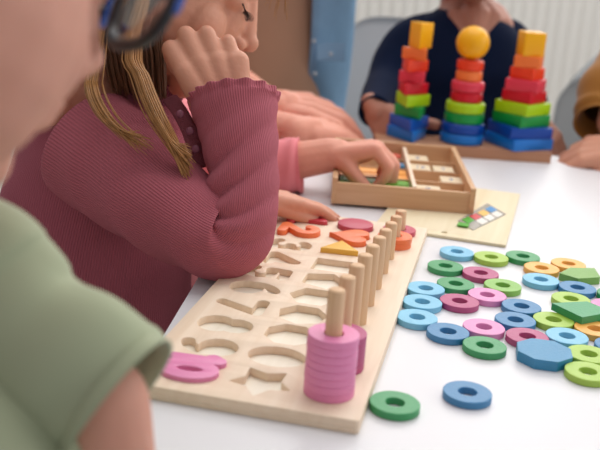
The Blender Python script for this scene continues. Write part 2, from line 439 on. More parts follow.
def onboard(name, me, m, x, y, z, label, cat, group=None, rz=0):
    o = bpy.data.objects.new(name, me); C.objects.link(o)
    if m and not me.materials: me.materials.append(m)
    o.matrix_world = MB @ Matrix.Translation((x, y, z)) @ Matrix.Rotation(rz, 4, 'Z')
    return tag(o, label, cat, group)
PT = .0052
def ring_mesh(m):
    ro, ri, b = .5 * d, .192 * d, .00035
    me = lathe('ring', [(ri, b), (ri + b, 0), (ro - b, 0), (ro, b), (ro, T - b), (ro - b, T), (ri + b, T), (ri, T - b)], 56, closed=True)
    me.materials.append(m); return me
RM = {k: ring_mesh(P[k]) for k in ('lb', 'bl', 'gr', 'yg', 'mg', 'pk', 'ye', 'lg', 'cr', 'og', 'pk2')}
ORD = ['first', 'second', 'third', 'fourth', 'fifth', 'sixth', 'seventh', 'eighth']
# rings threaded on pegs
for k in range(8):
    onboard('counting_ring', RM['pk2'], None, XP + rng.uniform(-.0003, .0003), row_y(10) + rng.uniform(-.0003, .0003), BT + k * T,
            ORD[k] + ' pink wooden ring from the bottom of the tall stack on the nearest peg', 'ring', 'pink rings stacked on the nearest peg')
for k in range(5):
    onboard('counting_ring', RM['mg'], None, XP, row_y(9), BT + k * T, ORD[k] + ' magenta wooden ring from the bottom of the stack behind the pink one', 'ring', 'magenta rings on the second peg')
for k in range(2):
    onboard('counting_ring', RM['og'], None, XP + (.0004 if k else 0), row_y(2), BT + k * T, ['lower orange wooden ring on the second farthest peg', 'upper orange wooden ring on the second farthest peg'][k], 'ring', 'orange rings near the far end')
onboard('counting_ring', RM['cr'], None, XP, row_y(1), BT, 'single crimson wooden ring on the farthest peg', 'ring')
# figures and shapes lying in their recesses
def piece(name, loops, m, x, y, z, label, cat, rz=0, th=PT, dx=0, dy=0):
    me = fill2d(name, loops, 0, th, .0005); return onboard(name, me, m, x + dx, y + dy, z, label, cat, None, rz)
zf = .0029
piece('number_ten', glyph('10', .18, True), P['pk2'], XN, row_y(10), zf, 'pink wooden number ten lying in its recess by the boy\'s sleeve', 'number piece', th=.0085, rz=.05, dx=.001)
piece('number_one', glyph('1', .15, True), P['rd'], XN, row_y(1), zf + .002, 'red wooden number one under the girl\'s fingertips', 'number piece', th=.007)
piece('number_two', glyph('2', .16, True), P['og'], XN, row_y(2), zf, 'orange wooden number two at the far left of the board', 'number piece', th=.0100)
piece('circle_piece', [ngon(44, R_ * .99)], P['cr'], XS, row_y(1), zf, 'crimson wooden disc in the farthest recess of the board', 'shape piece', th=.0100)
piece('heart_piece', [heart(R_ * 1.16)], P['og'], XS, row_y(2), zf, 'orange wooden heart lying between the disc and the yellow triangle', 'shape piece', th=.0100)
piece('triangle_piece', [SH[3] * .98], P['yl'], XS, row_y(3), zf, 'yellow wooden triangle in the third farthest recess', 'shape piece', th=.0100)

# ================================================================ LOOSE RINGS ON THE TABLE
LR = [('lb', 457.6, 251.3, 'light blue ring at the far left corner of the loose rings'),
      ('yg', 490.7, 256.4, 'lime ring between a light blue and a green ring at the far edge'),
      ('gr', 523, 255.7, 'green ring farthest right in the back row beside a lime ring'),
      ('gr', 446.4, 265.6, 'green ring nearest the light blue ring at the back left'),
      ('mg', 481.2, 272.9, 'magenta ring right of the back left green ring'),
      ('ye', 541.7, 267.4, 'amber ring directly behind the light blue ring on the right'),
      ('ye', 568.5, 263.2, 'amber ring touching the back of the green pentagon'),
      ('lb', 426.2, 287.6, 'light blue ring farthest of the three in a row along the board'),
      ('gr', 458.8, 284.4, 'green ring behind the magenta ring in the middle left'),
      ('lg', 500.8, 284.6, 'leaf green ring behind the pale pink ring'),
      ('lb', 543, 279.4, 'light blue ring left of the blue ring by the pentagon'),
      ('bl', 578.8, 287.6, 'blue ring in front of the green pentagon'),
      ('lb', 422.6, 301.2, 'light blue ring in the middle of the three along the board'),
      ('mg', 460.3, 300.3, 'magenta ring touching the middle light blue ring'),
      ('pk', 488.7, 294.4, 'pale pink ring right of a magenta ring, farther of the two pink ones'),
      ('bl', 520.2, 306.2, 'blue ring, farther of two overlapping blue ones in the centre'),
      ('yg', 572.4, 298.2, 'lime ring half hidden under the green square'),
      ('lb', 418.4, 317.1, 'light blue ring nearest of the three along the board'),
      ('bl', 448.3, 330.6, 'blue ring touching the nearest light blue ring of the three'),
      ('bl', 516.6, 319.4, 'blue ring, nearer of two neighbouring blue ones in the centre'),
      ('yg', 555, 319.9, 'lime ring in front of the green square'),
      ('pk', 483.6, 326.4, 'pale pink ring behind the near green ring'),
      ('mg', 526.9, 334.8, 'magenta ring behind the blue octagon'),
      ('lb', 565.6, 333.7, 'light blue ring right behind the octagon'),
      ('ye', 595, 328, 'amber ring at the right edge beside a light blue ring'),
      ('gr', 483.6, 344.2, 'green ring left of the blue octagon'),
      ('yg', 591.2, 353.4, 'lime ring right of the octagon, farther of two'),
      ('yg', 588.3, 370, 'lime ring nearest the camera at the right edge'),
      ('bl', 467.6, 391.4, 'blue ring lying apart in the foreground'),
      ('gr', 395, 402, 'green ring alone beside the near corner of the board'),
      ('gr', 612, 294.5, 'green ring cut off by the right edge beside the pentagon'),
      ('pk', 611, 306, 'pink ring peeping out at the right edge'),
      ('yg', 614, 317.5, 'lime ring cut off at the right edge beside the green square'),
      ('bl', 612, 344, 'blue ring cut off by the right edge behind two lime rings')]
RP = []
for k, x, y, lab in LR:
    p = at(x, y, T); RP.append([k, p.x, p.y, lab])
for it in range(120):                        # let rings touch, never overlap
    for i in range(len(RP)):
        for j in range(i):
            dx, dy = RP[i][1] - RP[j][1], RP[i][2] - RP[j][2]; L = math.hypot(dx, dy)
            if L < d * 1.005:
                s = (d * 1.005 - L) / 2 / L
                RP[i][1] += dx * s; RP[i][2] += dy * s; RP[j][1] -= dx * s; RP[j][2] -= dy * s
for k, x, y, lab in RP:
    o = bpy.data.objects.new('counting_ring', RM[k]); C.objects.link(o); o.location = (x, y, 0); o.rotation_euler = (0, 0, rng.uniform(0, 6))
    tag(o, lab, 'ring', 'loose counting rings on the table')
def loose(name, poly, m, z, th, label):
    c = np.mean(poly, 0); me = prism(name, poly - c, 0, th, .0006)
    o = link(name, me, m); o.location = (c[0], c[1], z); return tag(o, label, 'shape piece')
def regular(n, cx, cy, r, a, sx=1): return np.array([(cx + r * math.cos(a + 2 * PI * i / n), cy + r * math.sin(a + 2 * PI * i / n)) for i in range(n)])
q = at(544.5, 350, .007); loose('octagon_piece', regular(8, q.x, q.y, .0195, .25), P['ob'], 0, .0072, 'blue wooden octagon lying flat among the rings')
pp = np.array([[at(*q, .0065).x, at(*q, .0065).y] for q in ((559.5, 273), (570, 267.4), (594.5, 268), (600.5, 277), (578.4, 278.6))])
loose('pentagon_piece', pp[::-1], P['ol'], 0, .0065, 'olive green wooden pentagon at the right among the rings')
qq = np.array([[at(*q, T + .0058).x, at(*q, T + .0058).y] for q in ((552, 302.8), (587, 301.2), (613, 311.5), (582.5, 317.2))])
loose('square_piece', qq[::-1], P['dg'], T + .0001, .0056, 'green wooden square resting on top of the rings at the right')

# ================================================================ SORTING BOX
bx0, by0 = .0295, .9600; ang = -.024
BXW, BXD, BH, zb = .1445, .202, .0265, .0032
sbox = empty('sorting_box', (bx0, by0, zb), ang, 'open beech box with narrow lanes for sticks and number tiles', 'box')
wt = .0052
box('side_wall', 0, wt, 0, BXD, 0, BH, M_beech_y, sbox); box('side_wall', BXW - wt, BXW, 0, BXD, 0, BH, M_beech_y, sbox)
box('front_wall', wt, BXW - wt, .001, wt + .001, 0, BH - .005, M_beech, sbox); box('back_wall', wt, BXW - wt, BXD - wt, BXD, 0, BH, M_beech, sbox)
box('bottom_panel', wt, BXW - wt, wt, BXD - wt, 0, .003, M_birch, sbox)
XD = .0835
box('centre_divider', XD - .002, XD + .002, wt + .001, BXD - wt, .003, BH - .004, M_birch, sbox)
lanes = [wt + .001 + (BXD - 2 * wt) * k / 4 for k in range(5)]
for k in (1, 2, 3):
    box('lane_divider', wt, XD - .002, lanes[k] - .0012, lanes[k] + .0012, .003, BH - .009, M_beech, sbox)
    box('lane_divider', XD + .002, BXW - wt, lanes[k] - .0012, lanes[k] + .0012, .003, BH - .009, M_beech, sbox)
MS = Matrix.Translation((bx0, by0, zb)) @ Matrix.Rotation(ang, 4, 'Z')
def inbox(name, x0, x1, y0, y1, z0, z1, m, label, cat, group=None, bev=.0008):
    bm = bmesh.new(); cx, cy = (x0 + x1) / 2, (y0 + y1) / 2; box_bm(bm, x0 - cx, x1 - cx, y0 - cy, y1 - cy, 0, z1 - z0); bevel(bm, bev, 2)
    o = link(name, bm_mesh(name, bm, angle=40), m); o.matrix_world = MS @ Matrix.Translation((cx, cy, z0)); return tag(o, label, cat, group)
Mst = [mat('green_stick', '#5fa62c', rough=.4), mat('amber_stick', '#eda03c', rough=.4), mat('blue_stick', '#2c7fae', rough=.4), mat('red_stick', '#c9503a', rough=.4)]
for lane, x0, x1, mi, lab in ((0, .008, .080, 0, 'long green wooden stick in the nearest lane of the box'), (1, .008, .080, 1, 'long amber wooden stick in the second lane of the box'),
                              (2, .056, .080, 2, 'short blue wooden stick at the end of the third lane'), (2, .012, .030, 1, 'short amber wooden stick at the left of the third lane'),
                              (3, .010, .078, 3, 'dull red wooden stick in the farthest lane of the box')):
    yc = (lanes[lane] + lanes[lane + 1]) / 2
    for kk, dy in enumerate((-.011, .011) if lane < 2 else (0,)):
        inbox('counting_stick', x0, x1, yc + dy - .0095, yc + dy + .0095, .0031, .0165, Mst[mi], lab + (', nearer of two' if lane < 2 and dy < 0 else ', farther of two' if lane < 2 else ''), 'stick', 'wooden sticks in the lane %s' % ['nearest', 'second', 'third', 'farthest'][lane])
M_tile = wood('tile_wood', '#dcc8a6', '#e8d6b8', axis=0)
M_ink = mat('blue_ink', '#5a6fa8', rough=.7)
def tile(x0, x1, lane, txt, lab):
    yc = (lanes[lane] + lanes[lane + 1]) / 2 - .004
    o = inbox('number_tile', x0, x1, yc - .013, yc + .013, .0031, .0165, M_tile, lab, 'tile', 'number tiles in the box')
    cu = bpy.data.curves.new('t', 'FONT'); cu.body = txt; cu.size = .012; cu.align_x = 'CENTER'; cu.align_y = 'CENTER'; cu.extrude = .0001
    t = bpy.data.objects.new('tmp', cu); C.objects.link(t); dg = bpy.context.evaluated_depsgraph_get(); dg.update()
    me = bpy.data.meshes.new_from_object(t.evaluated_get(dg)); bpy.data.objects.remove(t); me.materials.clear()
    me.transform(Matrix.Translation((0, 0, .01345))); k = link('printed_figures', me, M_ink, o, world=False)
tile(.0865, .112, 0, '9', 'pale number tile alone in the nearest right lane')
tile(.1165, .139, 1, '3', 'pale number tile at the right end of the second lane')
tile(.0865, .109, 2, '12', 'pale number tile left in the third right lane, with dark figures')
tile(.1125, .135, 2, '7', 'pale number tile right in the third right lane')
tile(.0865, .110, 3, '5', 'pale number tile in the farthest right lane')

# ================================================================ LID AND PRINTED CARD
l0 = Vector((.190, .861)); lu = Vector((-.073, .019)).normalized(); lv = Vector((-lu.y, lu.x)); lv = -lv if lv.y < 0 else lv
lid = empty('box_lid', (l0.x, l0.y, 0), math.atan2(-lu.y, -lu.x), 'thin pale plywood sliding lid lying flat under the box corner', 'lid')
hole = ngon(20, .0032, 0, 1, .8) + np.array([-.0585, .012]); 
link('lid_panel', fill2d('lid_panel', [rpoly([(-.124, 0), (0, 0), (0, .203), (-.124, .203)], .0015), hole], 0.0002, .003, .0004), M_lid, lid, world=False)
pts = [at(*q, .0032) for q in ((452, 224), (474, 236.5), (517, 213.5), (495, 204))]
pts = [at(*q, .0032) for q in ((458, 221), (473, 230.5), (506, 214.5), (487, 203.5))]
c = sum(pts, Vector()) / 4
M_card = mat('clear_plastic_card', '#d9d6cc', rough=.25, trans=.55)
card = link('plastic_card', prism('plastic_card', np.array([[p.x - c.x, p.y - c.y] for p in pts]), 0, .0006, 0), M_card); card.location = (c.x, c.y, .0031)
tag(card, 'clear plastic card with coloured squares lying on the plywood lid', 'card')
ca, cb, cc_ = pts[3] - c, pts[2] - c, pts[0] - c
def cq(s, t, name, col):
    u = (pts[2] - pts[1]); v = (pts[0] - pts[1]); o0 = pts[1] - c
    ps = [o0 + u * (s + a) + v * (t + b) for a, b in ((0, 0), (.19, 0), (.19, .42), (0, .42))]
    link(name, prism(name, np.array([[p.x, p.y] for p in ps]), .0007, .0010, 0), mat(name, col, rough=.4), card, world=False)
cq(.78, .52, 'blue_square', '#3d8ecb'); cq(.54, .52, 'amber_square', '#f0c15e'); cq(.30, .52, 'red_square', '#d94a50'); cq(.08, .52, 'green_square', '#4fae3a')
for k in range(3): cq(.28 + .23 * k, .05, 'clear_square', '#e9e6df')
g = at(463, 226, .0035); loose('green_chip', regular(4, g.x, g.y, .0075, .5), mat('green_chip', '#4bab2c', rough=.4), .0042, .0012, 'green paper chip by the near right corner of the box')

# ================================================================ STACKING TOWERS
hb = .0135
tbx = [at(548, 163.6), at(380, 146)]
A0 = Vector((.092, 1.231)); A1 = Vector((.316, 1.241)); ta = math.atan2(A1.y - A0.y, A1.x - A0.x)
tw = empty('tower_base', (A0.x, A0.y, 0), ta, 'long wooden base plank carrying the three stacking towers', 'stacking toy base')
TL = (A1 - A0).length
box('plank', 0, TL, 0, .066, 0, hb, M_base, tw, bev=.0015)
MT = Matrix.Translation((A0.x, A0.y, 0)) @ Matrix.Rotation(ta, 4, 'Z')
def tloc(p): q = MT.inverted() @ Vector(p); return q
def TP(n, c): return mat(n, c, rough=.35, spec=.35, noise=.03, nscale=20)
tc = dict(yel=TP('tower_yellow', '#f0ac0c'), ora=TP('tower_orange', '#ef7a3a'), ver=TP('tower_vermilion', '#e8421f'), pnk=TP('tower_rose', '#da3a4e'),
          red=TP('tower_red', '#c81026'), lim=TP('tower_lime', '#a4cc14'), grn=TP('tower_green', '#0b8d3c'), blu=TP('tower_blue', '#06409a'), lbl=TP('tower_bright_blue', '#1270c4'), dbl=TP('tower_blue2', '#0f50ac'))
def tdrop(name, me, m, x, y, z, rz, label, cat='block', group=None):
    o = link(name, me, m); o.location = (x, y, z); o.rotation_euler = (0, 0, rz); return tag(o, label, cat, group)
# axis poles belong to the base
cm = MT @ Vector((.1130, .036, 0)); cl = MT @ Vector((.0425, .036, 0)); cr = MT @ Vector((.1880, .036, 0))
for c_, h in ((cm, .125), (cl, .14), (cr, .14)):
    pole = link('pole', lathe('pole', [(0, hb), (.0035, hb), (.0035, h - .002), (.002, h), (0, h)], 20), M_peg, tw, world=False)
    pole.location = MT.inverted() @ Vector((c_.x, c_.y, 0))
def disc(r, h, b=.003, hole=.0042):
    pr = [(hole, 0), (r - b, 0)] + [(r - b + b * math.sin(t), b - b * math.cos(t)) for t in (.5, 1.1, PI / 2)] + [(r - b + b * math.cos(t), h - b + b * math.sin(t)) for t in (0, .5, 1.1)] + [(r - b, h), (hole, h)]
    return lathe('disc', pr, 48, closed=True)
th = .0135; z = hb
for (k, r, nm) in (('lbl', .0285, 'bright blue'), ('blu', .0280, 'dark blue'), ('grn', .0256, 'green'), ('lim', .0254, 'lime'), ('red', .0206, 'red'), ('pnk', .0212, 'rose'), ('ora', .0170, 'orange'), ('ver', .0172, 'vermilion')):
    tdrop('stacking_disc', disc(r, th), tc[k], cm.x, cm.y, z, 0, nm + ' wooden disc in the middle tower under the ball', 'disc', 'discs of the middle tower'); z += th
me = bpy.data.meshes.new('ball'); bm = bmesh.new(); bmesh.ops.create_uvsphere(bm, u_segments=48, v_segments=32, radius=.0213); 
bmesh.ops.translate(bm, verts=bm.verts, vec=(0, 0, .0213)); me = bm_mesh('ball', bm, smooth=True)
tdrop('ball', me, tc['yel'], cm.x, cm.y, z, 0, 'yellow wooden ball on top of the middle stacking tower', 'ball')
z = hb; th = .0148
def holed(name, pts, h, rad=.002):
    return fill2d(name, [rpoly(pts, rad), ngon(20, .0042)], 0, h, .001)
def sq(s): return [(-s / 2, -s / 2), (s / 2, -s / 2), (s / 2, s / 2), (-s / 2, s / 2)]
for (k, s, a, nm) in (('lbl', .0640, 28, 'bright blue'), ('blu', .0620, 20, 'dark blue'), ('grn', .0530, 34, 'green'), ('lim', .0520, 42, 'lime'), ('red', .0425, 50, 'red'), ('pnk', .0430, 64, 'rose'), ('ver', .0335, 52, 'vermilion'), ('ora', .0335, 70, 'orange')):
    tdrop('stacking_square', holed('stacking_square', sq(s), th), tc[k], cr.x, cr.y, z, math.radians(a), nm + ' wooden square in the right hand tower under the cube', 'block', 'squares of the right tower'); z += th
tdrop('stacking_cube', holed('stacking_cube', sq(.0285), .0300), tc['yel'], cr.x, cr.y, z, math.radians(8), 'yellow wooden cube on top of the right hand tower', 'block')
z = hb
for (k, s, a, nm, ox) in (('lbl', .0315, -84, 'bright blue', 0), ('dbl', .0310, -92, 'dark blue', 0), ('grn', .0260, -74, 'green', .003), ('lim', .0270, -106, 'lime', -.001), ('red', .0240, -112, 'red', -.003), ('pnk', .0230, -68, 'rose', .002), ('ver', .0210, -112, 'vermilion', -.003), ('ora', .0220, -66, 'orange', .002)):
    tdrop('stacking_triangle', holed('stacking_triangle', ngon(3, s, 0).tolist(), th, .003), tc[k], cl.x + ox, cl.y, z, math.radians(a), nm + ' wooden triangle in the left hand tower under the yellow prism', 'block', 'triangles of the left tower'); z += th
tdrop('stacking_prism', holed('stacking_prism', ngon(3, .0175, 0).tolist(), .032, .0015), tc['yel'], cl.x + .003, cl.y, z, math.radians(-98), 'yellow wooden triangular prism on top of the left hand tower', 'block')

# ================================================================ CHAIRS
def chair(px, py, depth, face, label, m, sc=1.0):
    """moulded shell chair; px,py,depth: top of backrest"""
    p = D(px, py, depth); o = empty('chair', (p.x, p.y, -TB), face, label, 'chair')
    top = p.z + TB; seat = top - .40 * sc
    vs, fs = [], []; nu, nv = 24, 20
    for s_ in (0, 1):
        for j in range(nv + 1):
            v = j / nv; zz = seat + .03 + (top - seat - .03) * v
            for i in range(nu + 1):
                u = -1 + 2 * i / nu; 
                wv = .20 * sc * (1 - .10 * v) * (1 if v < .72 else math.sqrt(max(0, 1 - ((v - .72) / .28) ** 2.6 * .55)))
                hgt = zz - (abs(u) ** 4) * .07 * sc * v
                vs.append((u * wv, .05 * u * u - .06 * v - s_ * .008, hgt))
    K = (nu + 1) * (nv + 1)
    for s_ in (0, 1):
        for j in range(nv):
            for i in range(nu):
                a = s_ * K + j * (nu + 1) + i; f = (a, a + 1, a + nu + 2, a + nu + 1); fs.append(f if s_ else f[::-1])
    bd = [j * (nu + 1) for j in range(nv + 1)] + [nv * (nu + 1) + i for i in range(1, nu + 1)] + [j * (nu + 1) + nu for j in range(nv - 1, -1, -1)] + [i for i in range(nu - 1, 0, -1)]
    for i in range(len(bd)): a, b = bd[i], bd[(i + 1) % len(bd)]; fs.append((a, b, b + K, a + K))
    link('backrest', tomesh('backrest', vs, fs), m, o, world=False)
    bm = bmesh.new(); box_bm(bm, -.2 * sc, .2 * sc, .0, .38 * sc, seat, seat + .025); bevel(bm, .012, 3)
    link('seat', bm_mesh('seat', bm, angle=40), m, o, world=False)
    for sx in (-1, 1):
        for y0, y1 in ((.05, -.01), (.33, .37)):
            v, f, u = sweep([(sx * .15 * sc, y0 * sc, seat), (sx * .19 * sc, y1 * sc, 0)], [.011, .009], 12)
            link('leg', tomesh('leg', v, f), mat('chair_leg_metal', '#b8b8b8', rough=.35, metal=.8), o, world=False)
    return o
chair(400, 20, 1.90, PI, 'pale grey moulded chair behind the child in navy', mat('pale_grey_plastic', '#b9babb', rough=.5))
chair(664, 40, 1.85, PI, 'grey moulded chair at the right edge behind the brown sleeve', mat('grey_plastic', '#8c9092', rough=.5))

# ================================================================ PEOPLE
def frame(fwd, up):
    f = Vector(fwd).normalized(); u = Vector(up); u = (u - f * u.dot(f)).normalized(); r = f.cross(u)
    return Matrix((r, f, u)).transposed()            # columns: side, forward, up
def cv(r, u, f): return camR * r + camU * u + camF * f
def head_prims(c, F3, s=1.0):
    """child's head, metres; c = middle between the ears"""
    def L(x, y, z): return c + F3 @ (Vector((x, y, z)) * s)
    R3 = F3
    E_ = lambda p, r: ('e', L(*p), (r[0] * s, r[1] * s, r[2] * s), R3)
    pr = [E_((0, -.012, .038), (.070, .088, .076)), E_((0, .030, .02), (.060, .055, .065)), E_((0, .035, -.028), (.052, .050, .052)),
          E_((0, .060, -.072), (.026, .022, .019)), E_((0, .045, -.055), (.040, .035, .030)),
          E_((.030, .058, -.030), (.025, .020, .026)), E_((-.030, .058, -.030), (.025, .020, .026)),
          E_((0, .072, .040), (.045, .016, .028)), E_((0, .074, -.046), (.022, .014, .014)),
          E_((0, .066, -.008), (.036, .026, .038)), ('c', L(0, .080, .026), L(0, .096, -.010), .0090 * s, .0095 * s), E_((0, .1005, -.014), (.0100, .0095, .0085)),
          E_((.010, .092, -.022), (.007, .008, .006)), E_((-.010, .092, -.022), (.007, .008, .006)),
          E_((0, .0895, -.040), (.016, .006, .0045)), E_((0, .088, -.048), (.014, .006, .005)),
          E_((.027, .070, .022), (.020, .013, .007)), E_((-.027, .070, .022), (.020, .013, .007)),
          E_((.028, .068, .006), (.016, .0145, .012)), E_((-.028, .068, .006), (.016, .0145, .012)),
          E_((.071, -.006, -.004), (.007, .016, .026)), E_((-.071, -.006, -.004), (.007, .016, .026)),
          ('c', L(0, -.020, -.04), L(0, -.035, -.13), .040 * s, .042 * s)]
    return pr, L
def face_parts(L, F3, s, parent, hairm):
    for sx in (-1, 1):
        bm = bmesh.new()
        vv, ff, uu = [], [], []
        for t in np.linspace(-1, 1, 11):
            x0 = sx * (.028 + t * .014); y0 = .0835 - abs(t) ** 2 * .004
            sweep([L(x0, y0, .0025), L(x0 + sx * .001, y0 + .006, -.0015), L(x0 + sx * .002, y0 + .0115, -.0015)], [.00045 * s, .0004 * s, .0001 * s], 5, False, verts=vv, faces=ff, uvs=uu)
        sweep([L(sx * (.028 + t * .016), .0842 - t * t * .0045, .0025 - (1 - t * t) * .001) for t in np.linspace(-1, 1, 9)], [.0007 * s] * 9, 6, False, verts=vv, faces=ff, uvs=uu)
        b = [bm.verts.new(q) for q in vv]
        for q in ff: bm.faces.new([b[i] for i in q])
        link('eyelash', bm_mesh('eyelash', bm, smooth=True), LASH, parent)
    for sx in (-1, 1):
        bm = bmesh.new()
        pts = [L(sx * .029 + t * .017, .0855 - abs(t) * .006, .026 + .003 * (1 - t * t)) for t in np.linspace(-1, 1, 7)]
        v, f, u = sweep(pts, [.0014 * s] * 7, 6); b = [bm.verts.new(q) for q in v]
        for q in f: bm.faces.new([b[i] for i in q])
        link('eyebrow', bm_mesh('eyebrow', bm, smooth=True), hairm, parent)
    bm = bmesh.new()
    ell_prim(bm, L(0, .0925, -.0395), (.0135 * s, .005 * s, .0032 * s), F3); ell_prim(bm, L(0, .0915, -.0465), (.012 * s, .005 * s, .004 * s), F3)
    link('lips', bm_mesh('lips', bm, smooth=True), LIP, parent)
def hand_prims(wrist, direc, back, s=1.0, curls=((20, 30, 20),) * 4, thumb=(35, 25, 20), left=False, spread=3, tpitch=20, fl=1.0):
    """direc: wrist towards knuckles, back: out of the back of the hand. curls: mcp, pip, dip per finger (index first). s=1: hand 0.135 m long"""
    f = Vector(direc).normalized(); n = Vector(back); n = (n - f * n.dot(f)).normalized(); t = n.cross(f)   # t: thumb side of a LEFT... sign below
    if left: t = -t
    # right hand, palm down, fingers forward: thumb is on the left = n x f
    W = Vector(wrist); pr = []
    def Q(a, b, c): return W + (f * a + t * b + n * c) * s
    pr += [('c', Q(-.012, 0, 0), Q(.012, 0, 0), .0175 * s, .0185 * s)]
    ms = ((.058, .0215), (.061, .0075), (.058, -.0065), (.052, -.0195))
    for a, b in ms:
        pr.append(('c', Q(.008, b * .55, -.001), Q(a, b, .0005), .0135 * s, .0095 * s))
    pr.append(('c', Q(.02, .012, -.004), Q(.045, .0, -.004), .014 * s, .012 * s)); pr.append(('c', Q(.015, -.012, -.004), Q(.045, -.012, -.003), .013 * s, .011 * s))
    ln = ((.030, .018, .014), (.034, .021, .015), (.031, .020, .015), (.024, .014, .013)); tips = []
    for k, (a, b) in enumerate(ms):
        p = Q(a, b, .0005); ang = 0; sp = math.radians(spread * (1.5 - k)); r = (.0086, .0088, .0083, .0074)[k]
        for j in range(3):
            ang += math.radians(curls[k][j])
            dv = (f * math.cos(sp) + t * math.sin(sp)) * math.cos(ang) - n * math.sin(ang)
            q = p + dv * ln[k][j] * s * fl; pr.append(('c', p, q, (r - .0006 * j) * s, (r - .0006 * (j + 1)) * s)); p = q
        tips.append((p, dv, f * math.sin(ang) + n * math.cos(ang), r * s))
    p = Q(.016, .016, -.006); a1 = math.radians(thumb[0]); ang = a1; tp = math.radians(tpitch)
    for j, (L_, r0, r1) in enumerate(((.028, .0125, .0095), (.022, .0095, .0085), (.018, .0085, .007))):
        if j: ang -= math.radians(thumb[j])
        dv = (f * math.cos(ang) + t * math.sin(ang)) * math.cos(tp) - n * math.sin(tp); q = p + dv * L_ * s; pr.append(('c', p, q, r0 * s, r1 * s)); p = q
    tips.append((p, dv, t, .0078 * s))
    return pr, tips
def nails(tips, parent, s=1):
    bm = bmesh.new()
    for p, dv, up, r in tips:
        F3 = frame(dv, up); ell_prim(bm, p + F3 @ Vector((0, .001, r * .62)), (r * .55, r * .75, r * .18), F3, 12)
    link('fingernails', bm_mesh('fingernails', bm, smooth=True), NAIL, parent)
def pxr(r, dep): return r / FPX * dep
def garment_tube(specs, n=60, seg=96, ell=None, disp=None, ref=(0, 0, 1), hem=True, hemd=.004, ruffle=0):
    """specs: (px,py,depth,radius_px)"""
    A = [list(D(x, y, dp)) + [pxr(r, dp)] for x, y, dp, r in specs]; Q = smooth_path(A, n)
    pts = [Vector(q[:3]) for q in Q]; rad = [q[3] for q in Q]
    def dd(u, v):
        r = disp(u, v) if disp else 0
        if ruffle and v > .93: r += ruffle * math.sin(u * 2 * PI * 17 + 1.3 * math.sin(u * 12)) * (v - .93) / .07
        return r
    if hem:                                     # turn the open end inwards
        tdir = (pts[-1] - pts[-2]).normalized()
        for k in range(6): pts.append(pts[n - 1] - tdir * (.0005 + .006 * k)); rad.append(rad[n - 1] - hemd * (.6 if k == 0 else 1) - .001 * k)
    N = len(pts)
    T_ = []
    vs, fs, uvs = [], [], []
    # frames from the outer path only, so the turned-in part keeps them
    tang = [(pts[min(i + 1, n - 1)] - pts[max(i - 1, 0)]).normalized() for i in range(n)]
    Nn = Vector(ref) - tang[0] * Vector(ref).dot(tang[0]); Nn.normalize(); L = 0
    for i in range(N):
        if 0 < i < n: qd = tang[i - 1].rotation_difference(tang[i]); Nn = qd @ Nn
        t = tang[min(i, n - 1)]; Nn = (Nn - t * Nn.dot(t)).normalized(); B = t.cross(Nn)
        if i: L += (pts[i] - pts[i - 1]).length
        T_.append(L)
        for j in range(seg):
            a = 2 * PI * j / seg; rr = rad[i] + (dd(j / seg, min(i, n - 1) / (n - 1)))
            e = 1 if ell is None else ell
            vs.append(pts[i] + Nn * rr * math.cos(a) + B * rr * e * math.sin(a))
    for i in range(N - 1):
        for j in range(seg):
            k = (j + 1) % seg; fs.append((i * seg + j, i * seg + k, (i + 1) * seg + k, (i + 1) * seg + j))
            uvs.append(((j / seg, T_[i]), ((j + 1) / seg, T_[i]), ((j + 1) / seg, T_[i + 1]), (j / seg, T_[i + 1])))
    f = tuple(range(seg))[::-1]; fs.append(f); uvs.append(tuple((0, 0) for _ in f))
    return vs, fs, uvs
def merge(*tubes):
    V, F_, U_ = [], [], []
    for v, f, u in tubes:
        b = len(V); V += list(v); F_ += [tuple(i + b for i in q) for q in f]; U_ += list(u)
    return V, F_, U_

# ---------------------------------------------------------------- the girl in the mauve sweater
girl = empty('person', tuple(D(70, 430, .95)), label='girl in a ribbed mauve sweater leaning her cheek on her fist at the board', cat='person')
gF = frame(cv(.88, -.46, .14), cv(.46, .88, .12)); gC = D(158, -24, .865)
pr, gL = head_prims(gC, gF, .97)
pr += [('c', gL(0, -.035, -.12), D(120, 150, .91), .042, .05), ('c', D(120, 150, .91), D(80, 330, .95), .065, .085)]
# raised right arm
wr = D(234, 126, .785)
pr += [('c', D(100, 150, .84), D(238, 236, .765), .032, .026), ('c', D(238, 236, .765), wr, .024, .0185)]
hp, tipsR = hand_prims(D(235, 128, .785), cv(-.37, .92, .06), cv(.15, .12, -.96), .97, curls=((12, 88, 50), (8, 90, 50), (6, 92, 50), (10, 90, 50)), thumb=(5, 5, 5), left=False, spread=5, tpitch=78, fl=.80)
pr += hp
pr += [('e', D(216, 78, .793), (.0270, .0120, .0230), frame(camF, camU)), ('c', D(236, 100, .79), D(238, 62, .792), .0125, .0095)]
